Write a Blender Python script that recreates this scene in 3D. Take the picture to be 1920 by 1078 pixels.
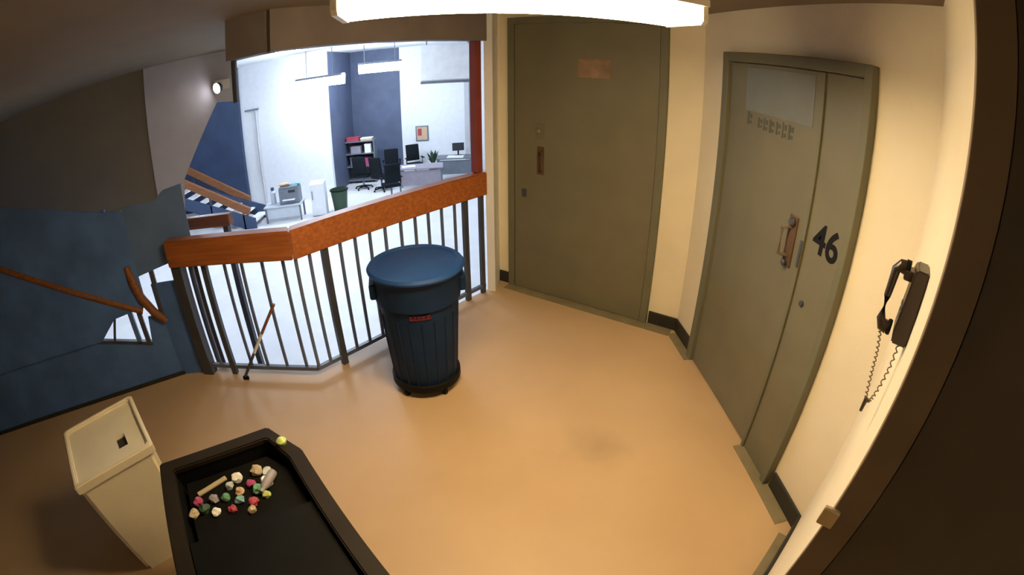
import bpy, bmesh, math, random
from mathutils import Matrix, Vector
for o in list(bpy.data.objects): bpy.data.objects.remove(o)
S = bpy.context.scene
COL = S.collection
R = math.radians
PI = math.pi

# ------------------------------------------------------------------ camera
cd = bpy.data.cameras.new('camera')
cam = bpy.data.objects.new('camera', cd); COL.objects.link(cam); S.camera = cam
cam.matrix_world = (Matrix.Translation((0, 0, 2.0)) @ Matrix.Rotation(-0.06634586, 4, 'Z')
                    @ Matrix.Rotation(1.1112956, 4, 'X') @ Matrix.Rotation(-0.00370717, 4, 'Z'))
cd.type = 'PANO'                      # the wide, barrel-distorting lens of a surveillance camera
cd.panorama_type = 'FISHEYE_LENS_POLYNOMIAL'
cd.sensor_fit = 'HORIZONTAL'; cd.sensor_width = 36.0
cd.fisheye_fov = R(180)
cd.fisheye_polynomial_k0 = 0.0
cd.fisheye_polynomial_k1 = -1.09755305 * (1.92 / 36)
cd.fisheye_polynomial_k2 = 0.0
cd.fisheye_polynomial_k3 = -0.07086079 * (1.92 / 36) ** 3
cd.fisheye_polynomial_k4 = 0.0
cd.clip_start = 0.02; cd.clip_end = 100

# ------------------------------------------------------------------ world, exposure
w = bpy.data.worlds.new('world'); S.world = w; w.use_nodes = True
w.node_tree.nodes['Background'].inputs[0].default_value = (0.02, 0.02, 0.02, 1)
w.node_tree.nodes['Background'].inputs[1].default_value = 0.1
S.view_settings.view_transform = 'Standard'; S.view_settings.look = 'None'
S.view_settings.gamma = 1.0; S.view_settings.exposure = 0.0
S.view_settings.use_curve_mapping = False

NEAR_LAMP = (1.0, 0.74, 0.40); NEAR_POWER = 51.0
HALL_LAMP = (0.72, 0.84, 1.0); HALL_POWER = 62.0

# ------------------------------------------------------------------ materials
MATS = {}
def mat(name, col, rough=0.6, metal=0.0, var=0.06, scale=6.0, bump=0.0, bscale=60.0, emit=None, power=0.0, spec=0.5):
    if name in MATS: return MATS[name]
    m = bpy.data.materials.new(name); m.use_nodes = True
    nt = m.node_tree; b = nt.nodes['Principled BSDF']
    b.inputs['Roughness'].default_value = rough; b.inputs['Metallic'].default_value = metal
    b.inputs['Specular IOR Level'].default_value = spec
    tc = nt.nodes.new('ShaderNodeTexCoord')
    nz = nt.nodes.new('ShaderNodeTexNoise'); nz.inputs['Scale'].default_value = scale; nz.inputs['Detail'].default_value = 5
    nt.links.new(tc.outputs['Object'], nz.inputs['Vector'])
    rp = nt.nodes.new('ShaderNodeValToRGB')
    rp.color_ramp.elements[0].position = 0.3; rp.color_ramp.elements[1].position = 0.7
    rp.color_ramp.elements[0].color = tuple(c * (1 - var) for c in col) + (1,)
    rp.color_ramp.elements[1].color = tuple(min(1, c * (1 + var)) for c in col) + (1,)
    nt.links.new(nz.outputs['Fac'], rp.inputs['Fac']); nt.links.new(rp.outputs['Color'], b.inputs['Base Color'])
    if bump:
        n2 = nt.nodes.new('ShaderNodeTexNoise'); n2.inputs['Scale'].default_value = bscale; n2.inputs['Detail'].default_value = 3
        nt.links.new(tc.outputs['Object'], n2.inputs['Vector'])
        bp = nt.nodes.new('ShaderNodeBump'); bp.inputs['Strength'].default_value = bump; bp.inputs['Distance'].default_value = 0.01
        nt.links.new(n2.outputs['Fac'], bp.inputs['Height']); nt.links.new(bp.outputs['Normal'], b.inputs['Normal'])
    if emit:
        b.inputs['Emission Color'].default_value = tuple(emit) + (1,); b.inputs['Emission Strength'].default_value = power
    MATS[name] = m; return m

def wood(name, c0, c1, axis_scale=(1.5, 22, 22), rough=0.45):
    m = bpy.data.materials.new(name); m.use_nodes = True
    nt = m.node_tree; b = nt.nodes['Principled BSDF']; b.inputs['Roughness'].default_value = rough
    tc = nt.nodes.new('ShaderNodeTexCoord'); mp = nt.nodes.new('ShaderNodeMapping'); mp.inputs['Scale'].default_value = axis_scale
    nz = nt.nodes.new('ShaderNodeTexNoise'); nz.inputs['Scale'].default_value = 2.2; nz.inputs['Detail'].default_value = 6
    rp = nt.nodes.new('ShaderNodeValToRGB'); rp.color_ramp.elements[0].position = 0.32; rp.color_ramp.elements[1].position = 0.68
    rp.color_ramp.elements[0].color = c0 + (1,); rp.color_ramp.elements[1].color = c1 + (1,)
    nt.links.new(tc.outputs['Object'], mp.inputs['Vector']); nt.links.new(mp.outputs['Vector'], nz.inputs['Vector'])
    nt.links.new(nz.outputs['Fac'], rp.inputs['Fac']); nt.links.new(rp.outputs['Color'], b.inputs['Base Color'])
    MATS[name] = m; return m

M_wall = mat('cream_block_paint', (0.80, 0.72, 0.55), 0.65, var=0.04, scale=3, bump=0.15, bscale=90)
M_olive = mat('olive_wall_paint', (0.24, 0.21, 0.14), 0.7, var=0.06, scale=3, bump=0.1)
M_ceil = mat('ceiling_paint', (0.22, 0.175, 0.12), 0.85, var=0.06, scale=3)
M_door = mat('olive_door_paint', (0.165, 0.152, 0.098), 0.5, var=0.08, scale=4, bump=0.06, bscale=40)
M_frame = mat('olive_frame_paint', (0.150, 0.146, 0.096), 0.6, var=0.06, scale=5)
M_base = mat('black_rubber', (0.020, 0.020, 0.016), 0.5, var=0.2)
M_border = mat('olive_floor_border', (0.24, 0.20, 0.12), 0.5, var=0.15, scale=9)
M_plaster = mat('white_plaster', (0.55, 0.54, 0.55), 0.8, var=0.04)
M_white = mat('white_hall_paint', (0.82, 0.83, 0.85), 0.7, var=0.03)
M_bluewall = mat('slate_blue', (0.085, 0.105, 0.17), 0.6, var=0.15, scale=2)  # one dark slate tone for the recess walls
M_navy = mat('navy_paint_and_shade', (0.04, 0.065, 0.13), 0.6, var=0.15, scale=2)  # on the far hall wall this navy stands for a lack of light
M_hallfloor = mat('pale_hall_floor', (0.78, 0.77, 0.78), 0.45, var=0.05, scale=2)
M_header = mat('header_paint', (0.20, 0.17, 0.17), 0.7, var=0.1)
M_steelblue = mat('blue_grey_steel', (0.09, 0.165, 0.36), 0.45, var=0.15, scale=5)
M_bluepanel = mat('dark_blue_steel', (0.075, 0.17, 0.46), 0.5, var=0.22, scale=4)
M_slat = mat('slate_baluster_steel', (0.10, 0.13, 0.20), 0.4, var=0.12)
M_post = mat('dark_post_steel', (0.055, 0.060, 0.075), 0.4, var=0.15)
M_rail = wood('orange_stained_wood', (0.30, 0.085, 0.020), (0.46, 0.145, 0.035))
M_railv = wood('brown_stained_wood', (0.17, 0.062, 0.020), (0.28, 0.105, 0.032))
M_red = mat('dark_red_paint', (0.25, 0.045, 0.035), 0.5, var=0.15)
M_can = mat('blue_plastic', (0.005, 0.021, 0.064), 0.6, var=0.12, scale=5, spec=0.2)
M_can2 = mat('blue_plastic_lid_lit', (0.012, 0.058, 0.215), 0.55, var=0.12, scale=5, spec=0.25)  # lighter than the body: cool hall light on the lid, put into its colour
M_canred = mat('red_print', (0.12, 0.008, 0.02), 0.5)
M_black = mat('black_plastic', (0.006, 0.006, 0.0055), 0.6, var=0.2, spec=0.15)
M_blackrim = mat('black_cart_rim', (0.022, 0.016, 0.010), 0.6, var=0.2, spec=0.2)
M_cream = mat('cream_plastic', (0.88, 0.80, 0.61), 0.45, var=0.04)
M_dark = mat('dark_void', (0.03, 0.025, 0.02), 0.8)
M_brown = mat('brown_jamb_paint', (0.22, 0.15, 0.085), 0.6, var=0.12, scale=4)
M_darkbrown = mat('dark_brown_door', (0.10, 0.075, 0.045), 0.6, var=0.15, scale=4)
M_phone = mat('brown_phone_plastic', (0.040, 0.026, 0.018), 0.3, var=0.1)
M_cord = mat('olive_cord', (0.16, 0.12, 0.07), 0.5)
M_metal = mat('worn_steel', (0.45, 0.42, 0.36), 0.35, metal=0.8, var=0.12)
M_brass = mat('brassy_steel', (0.55, 0.46, 0.30), 0.3, metal=0.8, var=0.12)
M_rust = mat('reddish_brown_plate', (0.11, 0.066, 0.040), 0.6, var=0.2, spec=0.2)
M_num = mat('black_stencil', (0.012, 0.012, 0.016), 0.7, spec=0.1)
M_mark = mat('faded_print', (0.09, 0.095, 0.07), 0.6)
M_sign = mat('blue_grey_sign', (0.175, 0.188, 0.180), 0.6, var=0.08)
M_redsign = mat('faded_red_sign', (0.26, 0.17, 0.105), 0.6, var=0.25, scale=14)
M_fixture = mat('white_enamel', (0.72, 0.68, 0.60), 0.5)
M_lens = mat('near_lamp_lens', (0.9, 0.9, 0.9), 0.4, emit=NEAR_LAMP, power=NEAR_POWER)
M_lens2 = mat('near_lamp_side_lens', (0.9, 0.9, 0.9), 0.4, emit=NEAR_LAMP, power=NEAR_POWER * 0.75)
M_tube = mat('hall_lamp_lens', (0.9, 0.9, 0.9), 0.4, emit=HALL_LAMP, power=HALL_POWER)
M_emer = mat('emergency_lamp_lens', (0.9, 0.9, 0.9), 0.3, emit=(0.95, 0.9, 1.0), power=30)
M_greymetal = mat('grey_metal', (0.20, 0.22, 0.26), 0.4, metal=0.4, var=0.1)
M_blackfab = mat('black_upholstery', (0.008, 0.011, 0.014), 0.8, var=0.2, spec=0.15)
M_deskdark = mat('grey_desk_laminate', (0.14, 0.16, 0.19), 0.5, var=0.1)
M_desklight = mat('pale_table_laminate', (0.55, 0.60, 0.64), 0.5, var=0.05)
M_purpletop = mat('mauve_desk_laminate', (0.30, 0.27, 0.31), 0.5, var=0.08)
M_paper = mat('white_paper', (0.85, 0.85, 0.84), 0.7)
M_mag = mat('magenta_wrapper', (0.40, 0.06, 0.17), 0.5)
M_green = mat('green_wrapper', (0.12, 0.30, 0.16), 0.4)
M_teal = mat('teal_cloth', (0.20, 0.42, 0.42), 0.7)
M_straw = mat('straw_paper', (0.50, 0.42, 0.28), 0.7)
M_yellowgreen = mat('lime_green', (0.55, 0.65, 0.22), 0.25)
M_redbox = mat('red_card', (0.42, 0.05, 0.08), 0.6)
M_tan = mat('tan_card', (0.60, 0.42, 0.26), 0.7)
M_leaf = mat('dark_leaf', (0.03, 0.07, 0.035), 0.6)
M_pot = mat('dark_pot', (0.08, 0.07, 0.06), 0.6)
M_screen = mat('dark_screen', (0.02, 0.025, 0.03), 0.2)

# floor: tan sheet floor with faint blotches and scuffs
def floor_mat():
    m = bpy.data.materials.new('tan_floor'); m.use_nodes = True
    nt = m.node_tree; b = nt.nodes['Principled BSDF']; b.inputs['Roughness'].default_value = 0.5
    tc = nt.nodes.new('ShaderNodeTexCoord')
    n1 = nt.nodes.new('ShaderNodeTexNoise'); n1.inputs['Scale'].default_value = 1.3; n1.inputs['Detail'].default_value = 6
    nt.links.new(tc.outputs['Object'], n1.inputs['Vector'])
    rp = nt.nodes.new('ShaderNodeValToRGB'); rp.color_ramp.elements[0].position = 0.3; rp.color_ramp.elements[1].position = 0.7
    rp.color_ramp.elements[0].color = (0.52, 0.355, 0.205, 1); rp.color_ramp.elements[1].color = (0.60, 0.42, 0.25, 1)
    nt.links.new(n1.outputs['Fac'], rp.inputs['Fac'])
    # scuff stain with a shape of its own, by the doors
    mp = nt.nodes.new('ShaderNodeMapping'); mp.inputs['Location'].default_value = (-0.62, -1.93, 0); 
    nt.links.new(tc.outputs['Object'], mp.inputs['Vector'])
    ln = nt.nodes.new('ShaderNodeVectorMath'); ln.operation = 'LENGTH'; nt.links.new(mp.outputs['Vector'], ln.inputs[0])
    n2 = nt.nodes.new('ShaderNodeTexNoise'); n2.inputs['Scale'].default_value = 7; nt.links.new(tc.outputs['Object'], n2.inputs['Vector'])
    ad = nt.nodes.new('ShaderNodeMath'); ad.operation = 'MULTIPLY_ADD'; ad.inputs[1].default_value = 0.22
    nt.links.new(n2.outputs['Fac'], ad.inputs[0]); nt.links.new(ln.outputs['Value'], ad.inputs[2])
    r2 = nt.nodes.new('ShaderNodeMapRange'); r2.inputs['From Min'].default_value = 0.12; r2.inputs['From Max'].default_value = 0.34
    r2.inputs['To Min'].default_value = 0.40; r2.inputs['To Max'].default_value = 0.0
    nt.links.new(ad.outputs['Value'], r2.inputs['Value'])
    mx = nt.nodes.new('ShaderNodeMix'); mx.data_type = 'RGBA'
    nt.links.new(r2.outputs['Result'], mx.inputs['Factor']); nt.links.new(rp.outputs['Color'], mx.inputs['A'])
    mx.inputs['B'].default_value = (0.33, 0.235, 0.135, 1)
    nt.links.new(mx.outputs['Result'], b.inputs['Base Color'])
    return m
M_floor = floor_mat()

# ------------------------------------------------------------------ mesh helpers
def new(): return bmesh.new()
def box(bm, c, s, rz=0.0, bevel=0.0, rot=None):
    g = bmesh.ops.create_cube(bm, size=1.0); vs = g['verts']
    bmesh.ops.scale(bm, vec=s, verts=vs)
    if bevel:
        es = list({e for v in vs for e in v.link_edges})
        r = bmesh.ops.bevel(bm, geom=es, offset=bevel, segments=2, affect='EDGES', profile=0.5)
        vs = list({v for f in r['faces'] for v in f.verts} | {v for v in vs if v.is_valid})
        vs = [v for v in vs if v.is_valid]
        fs = set(f for v in vs for f in v.link_faces); vs = list({v for f in fs for v in f.verts})
    m = (rot.to_4x4() if rot else Matrix.Rotation(rz, 4, 'Z'))
    bmesh.ops.transform(bm, matrix=Matrix.Translation(c) @ m, verts=vs)
    return vs
def span(bm, a, b, thick, z0, z1, side=0.0, bevel=0.0):
    """upright slab along the plan line a-b; side shifts it along the left-hand normal"""
    a = Vector(a); b = Vector(b); d = b - a; n = Vector((-d.y, d.x)).normalized()
    c = (a + b) / 2 + n * side
    return box(bm, (c.x, c.y, (z0 + z1) / 2), (d.length, thick, z1 - z0), math.atan2(d.y, d.x), bevel)
def prism(bm, pts, z0, z1):
    lo = [bm.verts.new((p[0], p[1], z0)) for p in pts]; hi = [bm.verts.new((p[0], p[1], z1)) for p in pts]
    n = len(pts); bm.faces.new(lo[::-1]); bm.faces.new(hi)
    for i in range(n): bm.faces.new((lo[i], lo[(i + 1) % n], hi[(i + 1) % n], hi[i]))
def upright(bm, o, d, pts, thick):
    """polygon pts (s,z) on the vertical plane through o along d, extruded by thick along the left normal"""
    o = Vector(o); d = Vector(d).normalized(); n = Vector((-d.y, d.x))
    f = [bm.verts.new((o.x + d.x * s + n.x * -thick / 2, o.y + d.y * s + n.y * -thick / 2, z)) for s, z in pts]
    g = [bm.verts.new((o.x + d.x * s + n.x * thick / 2, o.y + d.y * s + n.y * thick / 2, z)) for s, z in pts]
    k = len(pts); bm.faces.new(f); bm.faces.new(g[::-1])
    for i in range(k): bm.faces.new((f[i], g[i], g[(i + 1) % k], f[(i + 1) % k]))
def tube(bm, pts, r, seg=10, close=True):
    pts = [Vector(p) for p in pts]; rings = []
    rr = r if isinstance(r, (list, tuple)) else [r] * len(pts)
    up = Vector((0, 0, 1))
    for i, p in enumerate(pts):
        t = (pts[min(i + 1, len(pts) - 1)] - pts[max(i - 1, 0)]).normalized()
        a = t.cross(up)
        if a.length < 1e-3: a = t.cross(Vector((1, 0, 0)))
        a.normalize(); b = t.cross(a).normalized()
        rings.append([bm.verts.new(p + a * rr[i] * math.cos(2 * PI * k / seg) + b * rr[i] * math.sin(2 * PI * k / seg)) for k in range(seg)])
    for i in range(len(rings) - 1):
        for k in range(seg):
            bm.faces.new((rings[i][k], rings[i][(k + 1) % seg], rings[i + 1][(k + 1) % seg], rings[i + 1][k]))
    if close: bm.faces.new(rings[0][::-1]); bm.faces.new(rings[-1])
def lathe(bm, prof, c=(0, 0), seg=40, cap0=True, cap1=True):
    rings = [[bm.verts.new((c[0] + r * math.cos(2 * PI * k / seg), c[1] + r * math.sin(2 * PI * k / seg), z)) for k in range(seg)] for r, z in prof]
    for i in range(len(rings) - 1):
        for k in range(seg): bm.faces.new((rings[i][k], rings[i][(k + 1) % seg], rings[i + 1][(k + 1) % seg], rings[i + 1][k]))
    if cap0: bm.faces.new(rings[0][::-1])
    if cap1: bm.faces.new(rings[-1])
def obj(name, bm, m, parent=None, smooth=False, loc=None):
    bmesh.ops.recalc_face_normals(bm, faces=bm.faces)
    me = bpy.data.meshes.new(name); bm.to_mesh(me); bm.free(); me.materials.append(m)
    if smooth:
        me.polygons.foreach_set('use_smooth', [True] * len(me.polygons))
        me.set_sharp_from_angle(angle=R(35))
    o = bpy.data.objects.new(name, me); COL.objects.link(o)
    if parent:
        o.parent = parent; o.matrix_parent_inverse = pworld(parent).inverted()
    elif loc is not None:
        pass
    return o
def pworld(p):
    m = p.matrix_basis.copy()
    if p.parent: m = pworld(p.parent) @ p.matrix_parent_inverse @ m
    return m
def thing(name, label, cat, loc=(0, 0, 0), rz=0, group=None):
    o = bpy.data.objects.new(name, None); COL.objects.link(o); o.location = loc; o.rotation_euler = (0, 0, rz)
    o.empty_display_size = 0.1
    o['label'] = label; o['category'] = cat
    if group: o['group'] = group
    return o
def tag(o, label, cat, group=None):
    o['label'] = label; o['category'] = cat
    if group: o['group'] = group
    return o
def struct(name, bm, m, label=None):
    o = obj(name, bm, m); o['kind'] = 'structure'
    if label: o['label'] = label
    return o
def local(name, bm, m, parent, smooth=False):      # mesh already in the parent's own coordinates
    bmesh.ops.recalc_face_normals(bm, faces=bm.faces)
    me = bpy.data.meshes.new(name); bm.to_mesh(me); bm.free(); me.materials.append(m)
    if smooth:
        me.polygons.foreach_set('use_smooth', [True] * len(me.polygons)); me.set_sharp_from_angle(angle=R(35))
    o = bpy.data.objects.new(name, me); COL.objects.link(o); o.parent = parent
    return o
def dup(root, loc, rz, label):
    r = root.copy(); COL.objects.link(r); r.location = loc; r.rotation_euler = (0, 0, rz); r['label'] = label
    for ch in list(root.children):
        c = ch.copy(); COL.objects.link(c); c.parent = r
        for g in list(ch.children):
            d = g.copy(); COL.objects.link(d); d.parent = c
    return r

# ------------------------------------------------------------------ plan
ZC = 2.48                                   # ceiling of the landing
ZL = -1.80                                  # floor of the hall below the railing
XW = 1.55                                   # right wall
D1 = Vector((0.265, 4.136)); U1 = Vector((0.79322, -0.60893)).normalized()     # back wall line, starts at door edge
CORN = D1 + U1 * ((XW - D1.x) / U1.x)
NB = Vector((1.553, 1.080)); NE = Vector((0.745, 0.432)); WN = (NE - NB).normalized(); NN = Vector((-WN.y * -1, WN.x * -1))
NN = Vector((WN.y, -WN.x));                 # normal of the near wall towards the room
if NN.y < 0: NN = -NN
BEND = Vector((-1.206, 2.704)); REND = Vector((0.004, 3.954)); UR = (REND - BEND).normalized()
LEND = Vector((-2.215, 2.72))
P0 = Vector((-2.47, 2.68)); UP = Vector((-0.8486, -0.5291))
def P(s): return P0 + UP * s

# ------------------------------------------------------------------ structure of the landing
bm = new()
prism(bm, [(-6, -1.6), (1.75, -1.6), (1.75, 3.3), (0.42, 4.42), (0.14, 4.25), (0.05, 4.02), (-1.235, 2.79), (-2.30, 2.79), (-2.52, 2.74), (-6, 0.56)], -0.28, 0.0)
struct('floor', bm, M_floor)
bm = new()
prism(bm, [(-6.8, -1.6), (1.75, -1.6), (1.75, 3.3), (0.40, 4.5), (-0.1, 4.15), (-1.25, 2.95), (-1.60, 3.2), (-1.85, 5.2), (-3.2, 4.15), (-6.8, 1.9)], ZC, ZC + 0.2)
struct('ceiling', bm, M_ceil)
bm = new(); box(bm, (XW + 0.1, (0.6 + CORN.y) / 2 + 0.02, ZC / 2), (0.2, CORN.y - 0.6 + 0.10, ZC)); struct('wall_right', bm, M_wall)
bm = new(); span(bm, D1 - U1 * 0.22, CORN + U1 * 0.12, 0.2, 0, ZC, side=0.1); struct('wall_back', bm, M_wall)
bm = new(); span(bm, NB + WN * -0.05, NE, 0.30, 0, ZC, side=(0.15 if Vector((-WN.y, WN.x)).dot(NN) < 0 else -0.15)); struct('wall_near', bm, M_wall)
bm = new(); span(bm, (0.045, 3.985), (0.105, 4.262), 0.07, 0, ZC, side=-0.035); struct('wall_return', bm, M_white)
# rear walls behind the camera close the room
bm = new(); box(bm, (-2.4, -1.5, ZC / 2), (7.4, 0.2, ZC)); struct('wall_rear', bm, M_wall)
bm = new(); box(bm, (1.65, -0.7, ZC / 2), (0.2, 1.8, ZC)); struct('wall_rear_right', bm, M_brown)
# bulkhead over the stairwell
B0 = Vector((-3.10, 3.87))
bm = new(); span(bm, B0, B0 + UP * 5.2, 0.14, 0.95, ZC, side=-0.07); struct('wall_left', bm, M_olive)
bm = new(); upright(bm, (-3.06, 3.96), (1, 0.9), [(-0.16, 0.95), (0.10, 0.95), (0.157, 1.29), (0.605, 1.97), (0.823, 1.94), (0.823, ZC), (-0.16, ZC)], 0.10); struct('wall_stairwell', bm, M_plaster)

# header along the railing
bm = new(); span(bm, REND + UR * 0.02, BEND - UR * 0.03, 0.14, 2.22, ZC); struct('trim_1', bm, M_header)
bm = new(); span(bm, BEND, (-1.49, 2.72), 0.14, 2.22, ZC); struct('trim_2', bm, M_header)
# red post on the railing's end
bm = new(); box(bm, (REND.x - 0.028, REND.y - 0.005, (1.118 + 2.22) / 2), (0.07, 0.07, 2.22 - 1.118), R(46), 0.006); struct('trim_3', bm, M_red, 'dark red post standing on the railing end')
# slim dark post at the stairwell
bm = new(); box(bm, (-1.475, 2.72, 2.085), (0.03, 0.03, 0.27), 0, 0.004); struct('trim_4', bm, M_post)

# baseboards and the painted floor border
def base(name, a, b, toward):
    a = Vector(a); b = Vector(b); d = (b - a).normalized(); n = Vector((-d.y, d.x))
    if n.dot(Vector(toward)) < 0: n = -n
    c = (a + b) / 2 + n * 0.008
    bm = new(); box(bm, (c.x, c.y, 0.055), ((b - a).length, 0.016, 0.11), math.atan2(d.y, d.x), 0.004)
    return struct(name, bm, M_base)
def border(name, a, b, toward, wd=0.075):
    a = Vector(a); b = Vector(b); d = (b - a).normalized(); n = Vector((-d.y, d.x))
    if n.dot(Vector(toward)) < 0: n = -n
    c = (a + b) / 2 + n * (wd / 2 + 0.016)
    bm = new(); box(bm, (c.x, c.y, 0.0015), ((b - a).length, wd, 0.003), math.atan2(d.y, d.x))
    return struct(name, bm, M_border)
base('baseboard_back_left', D1 - U1 * 0.20, D1 - U1 * 0.0, (0, -1))
base('baseboard_back_right', D1 + U1 * 1.37, CORN, (0, -1))
base('baseboard_right_far', (XW, CORN.y), (XW, 2.76), (-1, 0))
base('baseboard_right_near', (XW, 1.42), (XW, NB.y), (-1, 0))
base('baseboard_near', NB, NE, NN)
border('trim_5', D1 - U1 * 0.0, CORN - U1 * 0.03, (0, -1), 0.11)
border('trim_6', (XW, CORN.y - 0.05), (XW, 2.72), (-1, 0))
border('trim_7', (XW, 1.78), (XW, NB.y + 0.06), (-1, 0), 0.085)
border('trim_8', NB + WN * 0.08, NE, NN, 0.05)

# ------------------------------------------------------------------ door 1 (back wall, olive steel)
def dthing(name):
    o = bpy.data.objects.new(name, None); COL.objects.link(o); o['kind'] = 'structure'; return o
A1 = math.atan2(U1.y, U1.x)
NB1 = Vector((U1.y, -U1.x))                 # towards the room
if NB1.y > 0: NB1 = -NB1
d1 = dthing('door_1'); d1.location = (D1.x, D1.y, 0); d1.rotation_euler = (0, 0, A1)
d1['label'] = 'wide plain olive steel door in the angled cream wall'
# local frame: x along the wall, -y into the room, z up
def L(bmf, name, m, parent, smooth=False):
    b = new(); bmf(b); return local(name, b, m, parent, smooth)
L(lambda b: (box(b, (0.03, -0.02, 1.215), (0.06, 0.04, 2.43), 0, 0.004)), 'jamb', M_frame, d1)
L(lambda b: (box(b, (1.33, -0.02, 1.215), (0.06, 0.04, 2.43), 0, 0.004)), 'jamb', M_frame, d1)
L(lambda b: (box(b, (0.68, -0.02, 2.40), (1.238, 0.04, 0.06), 0, 0.004)), 'head', M_frame, d1)
leaf = L(lambda b: (box(b, (0.68, -0.014, 1.186), (1.232, 0.028, 2.360), 0, 0.003)), 'leaf', M_door, d1)
def lock1(b):
    box(b, (0.312, -0.031, 1.46), (0.075, 0.006, 0.13), 0, 0.002)
L(lock1, 'lock_plate', M_frame, leaf)
b = new(); lathe(b, [(0.020, 0), (0.022, 0.012), (0.014, 0.022)], seg=18)
bmesh.ops.transform(b, matrix=Matrix.Translation((0.296, -0.034, 1.462)) @ Matrix.Rotation(R(90), 4, 'X'), verts=b.verts); local('lock_cylinder', b, M_brass, leaf, True)
L(lambda b: box(b, (0.32, -0.032, 1.21), (0.065, 0.008, 0.24), 0, 0.003), 'push_plate', M_rust, leaf)
b = new(); tube(b, [(0.335, -0.034, 1.30), (0.335, -0.075, 1.29), (0.335, -0.075, 1.13), (0.335, -0.034, 1.12)], 0.010); local('pull_handle', b, M_rust, leaf, True)
L(lambda b: box(b, (0.160, -0.031, 0.91), (0.045, 0.006, 0.07), 0, 0.002), 'keyhole_plate', M_post, leaf)
L(lambda b: box(b, (0.78, -0.0295, 2.00), (0.27, 0.003, 0.15), 0, 0.001), 'sign', M_redsign, leaf)

# ------------------------------------------------------------------ door 2 (right wall, number 46)
d2 = dthing('door_2'); d2.location = (XW, 2.785, 0); d2.rotation_euler = (0, 0, R(-90))   # local x runs along -y, -y local = -x world
d2['label'] = 'olive steel door with a side panel stencilled 46'
L(lambda b: box(b, (0.035, -0.025, 1.10), (0.07, 0.05, 2.20), 0, 0.004), 'jamb', M_frame, d2)
L(lambda b: box(b, (1.325, -0.025, 1.10), (0.05, 0.05, 2.20), 0, 0.004), 'jamb', M_frame, d2)
L(lambda b: box(b, (0.685, -0.025, 2.17), (1.23, 0.05, 0.06), 0, 0.004), 'head', M_frame, d2)
leaf = L(lambda b: box(b, (0.535, -0.012, 1.072), (0.926, 0.024, 2.128), 0, 0.003), 'leaf', M_door, d2)
L(lambda b: box(b, (1.012, -0.022, 1.069), (0.026, 0.044, 2.136), 0, 0.003), 'mullion', M_frame, d2)
pan = L(lambda b: box(b, (1.162, -0.015, 1.069), (0.274, 0.030, 2.136), 0, 0.003), 'side_panel', M_door, d2)
L(lambda b: box(b, (0.605, -0.0255, 1.985), (0.66, 0.003, 0.26), 0, 0.001), 'sign', M_sign, leaf)
# faded line of print under the sign: illegible blocks
xs = 0.30
for i, (wd, h) in enumerate(((0.060, 0.075), (0.045, 0.06), (0.040, 0.07), (0.055, 0.075), (0.045, 0.07), (0.040, 0.085), (0.050, 0.08))):
    if i == 1: xs += 0.05
    z = 1.812 - 0.012 * (i > 0)
    L(lambda b: (box(b, (xs + wd / 2 - 0.015, -0.0255, z), (wd * 0.32, 0.002, h)), box(b, (xs + wd / 2 + 0.010, -0.0255, z + h * 0.2), (wd * 0.5, 0.002, h * 0.35)),
                 box(b, (xs + wd / 2 + 0.008, -0.0255, z - h * 0.3), (wd * 0.45, 0.002, h * 0.25))), 'print_mark', M_mark, leaf)
    xs += wd + 0.016
plate = L(lambda b: box(b, (0.895, -0.028, 1.27), (0.075, 0.008, 0.27), 0, 0.004), 'lock_plate', M_rust, leaf)
b = new(); lathe(b, [(0.022, 0), (0.024, 0.014), (0.016, 0.026)], seg=18)
bmesh.ops.transform(b, matrix=Matrix.Translation((0.900, -0.032, 1.375)) @ Matrix.Rotation(R(90), 4, 'X'), verts=b.verts); local('lock_cylinder', b, M_post, leaf, True)
b = new(); tube(b, [(0.885, -0.032, 1.345), (0.880, -0.085, 1.34), (0.880, -0.085, 1.20), (0.885, -0.032, 1.19)], 0.011); local('pull_handle', b, M_brass, leaf, True)
b = new(); lathe(b, [(0.018, 0), (0.018, 0.02), (0.010, 0.026)], seg=16)
bmesh.ops.transform(b, matrix=Matrix.Translation((0.893, -0.032, 1.155)) @ Matrix.Rotation(R(90), 4, 'X'), verts=b.verts); local('knob', b, M_post, leaf, True)
L(lambda b: box(b, (1.012, -0.047, 1.25), (0.020, 0.006, 0.14), 0, 0.002), 'strike_plate', M_post, d2)
b = new(); lathe(b, [(0.015, 0), (0.015, 0.012), (0.008, 0.016)], seg=16)
bmesh.ops.transform(b, matrix=Matrix.Translation((1.110, -0.030, 1.032)) @ Matrix.Rotation(R(90), 4, 'X'), verts=b.verts); local('key_stop', b, M_post, pan, True)
def text_mesh(txt, size, extr=0.001, off=0.0):
    fc = bpy.data.curves.new('number', 'FONT'); fc.body = txt; fc.size = size; fc.extrude = extr; fc.offset = off; fc.align_x = 'CENTER'; fc.align_y = 'CENTER'
    fo = bpy.data.objects.new('number', fc); COL.objects.link(fo)
    dg = bpy.context.evaluated_depsgraph_get(); me = bpy.data.meshes.new_from_object(fo.evaluated_get(dg)); bpy.data.objects.remove(fo)
    return me
me = text_mesh('46', 0.20, 0.001, 0.004); me.materials.append(M_num)
n46 = bpy.data.objects.new('number', me); COL.objects.link(n46); n46.parent = pan
n46.matrix_parent_inverse = Matrix.Identity(4)
n46.matrix_local = Matrix.Translation((1.180, -0.0315, 1.365)) @ Matrix.Rotation(R(90), 4, 'X')
n46['label'] = 'black stencilled number 46'

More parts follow.
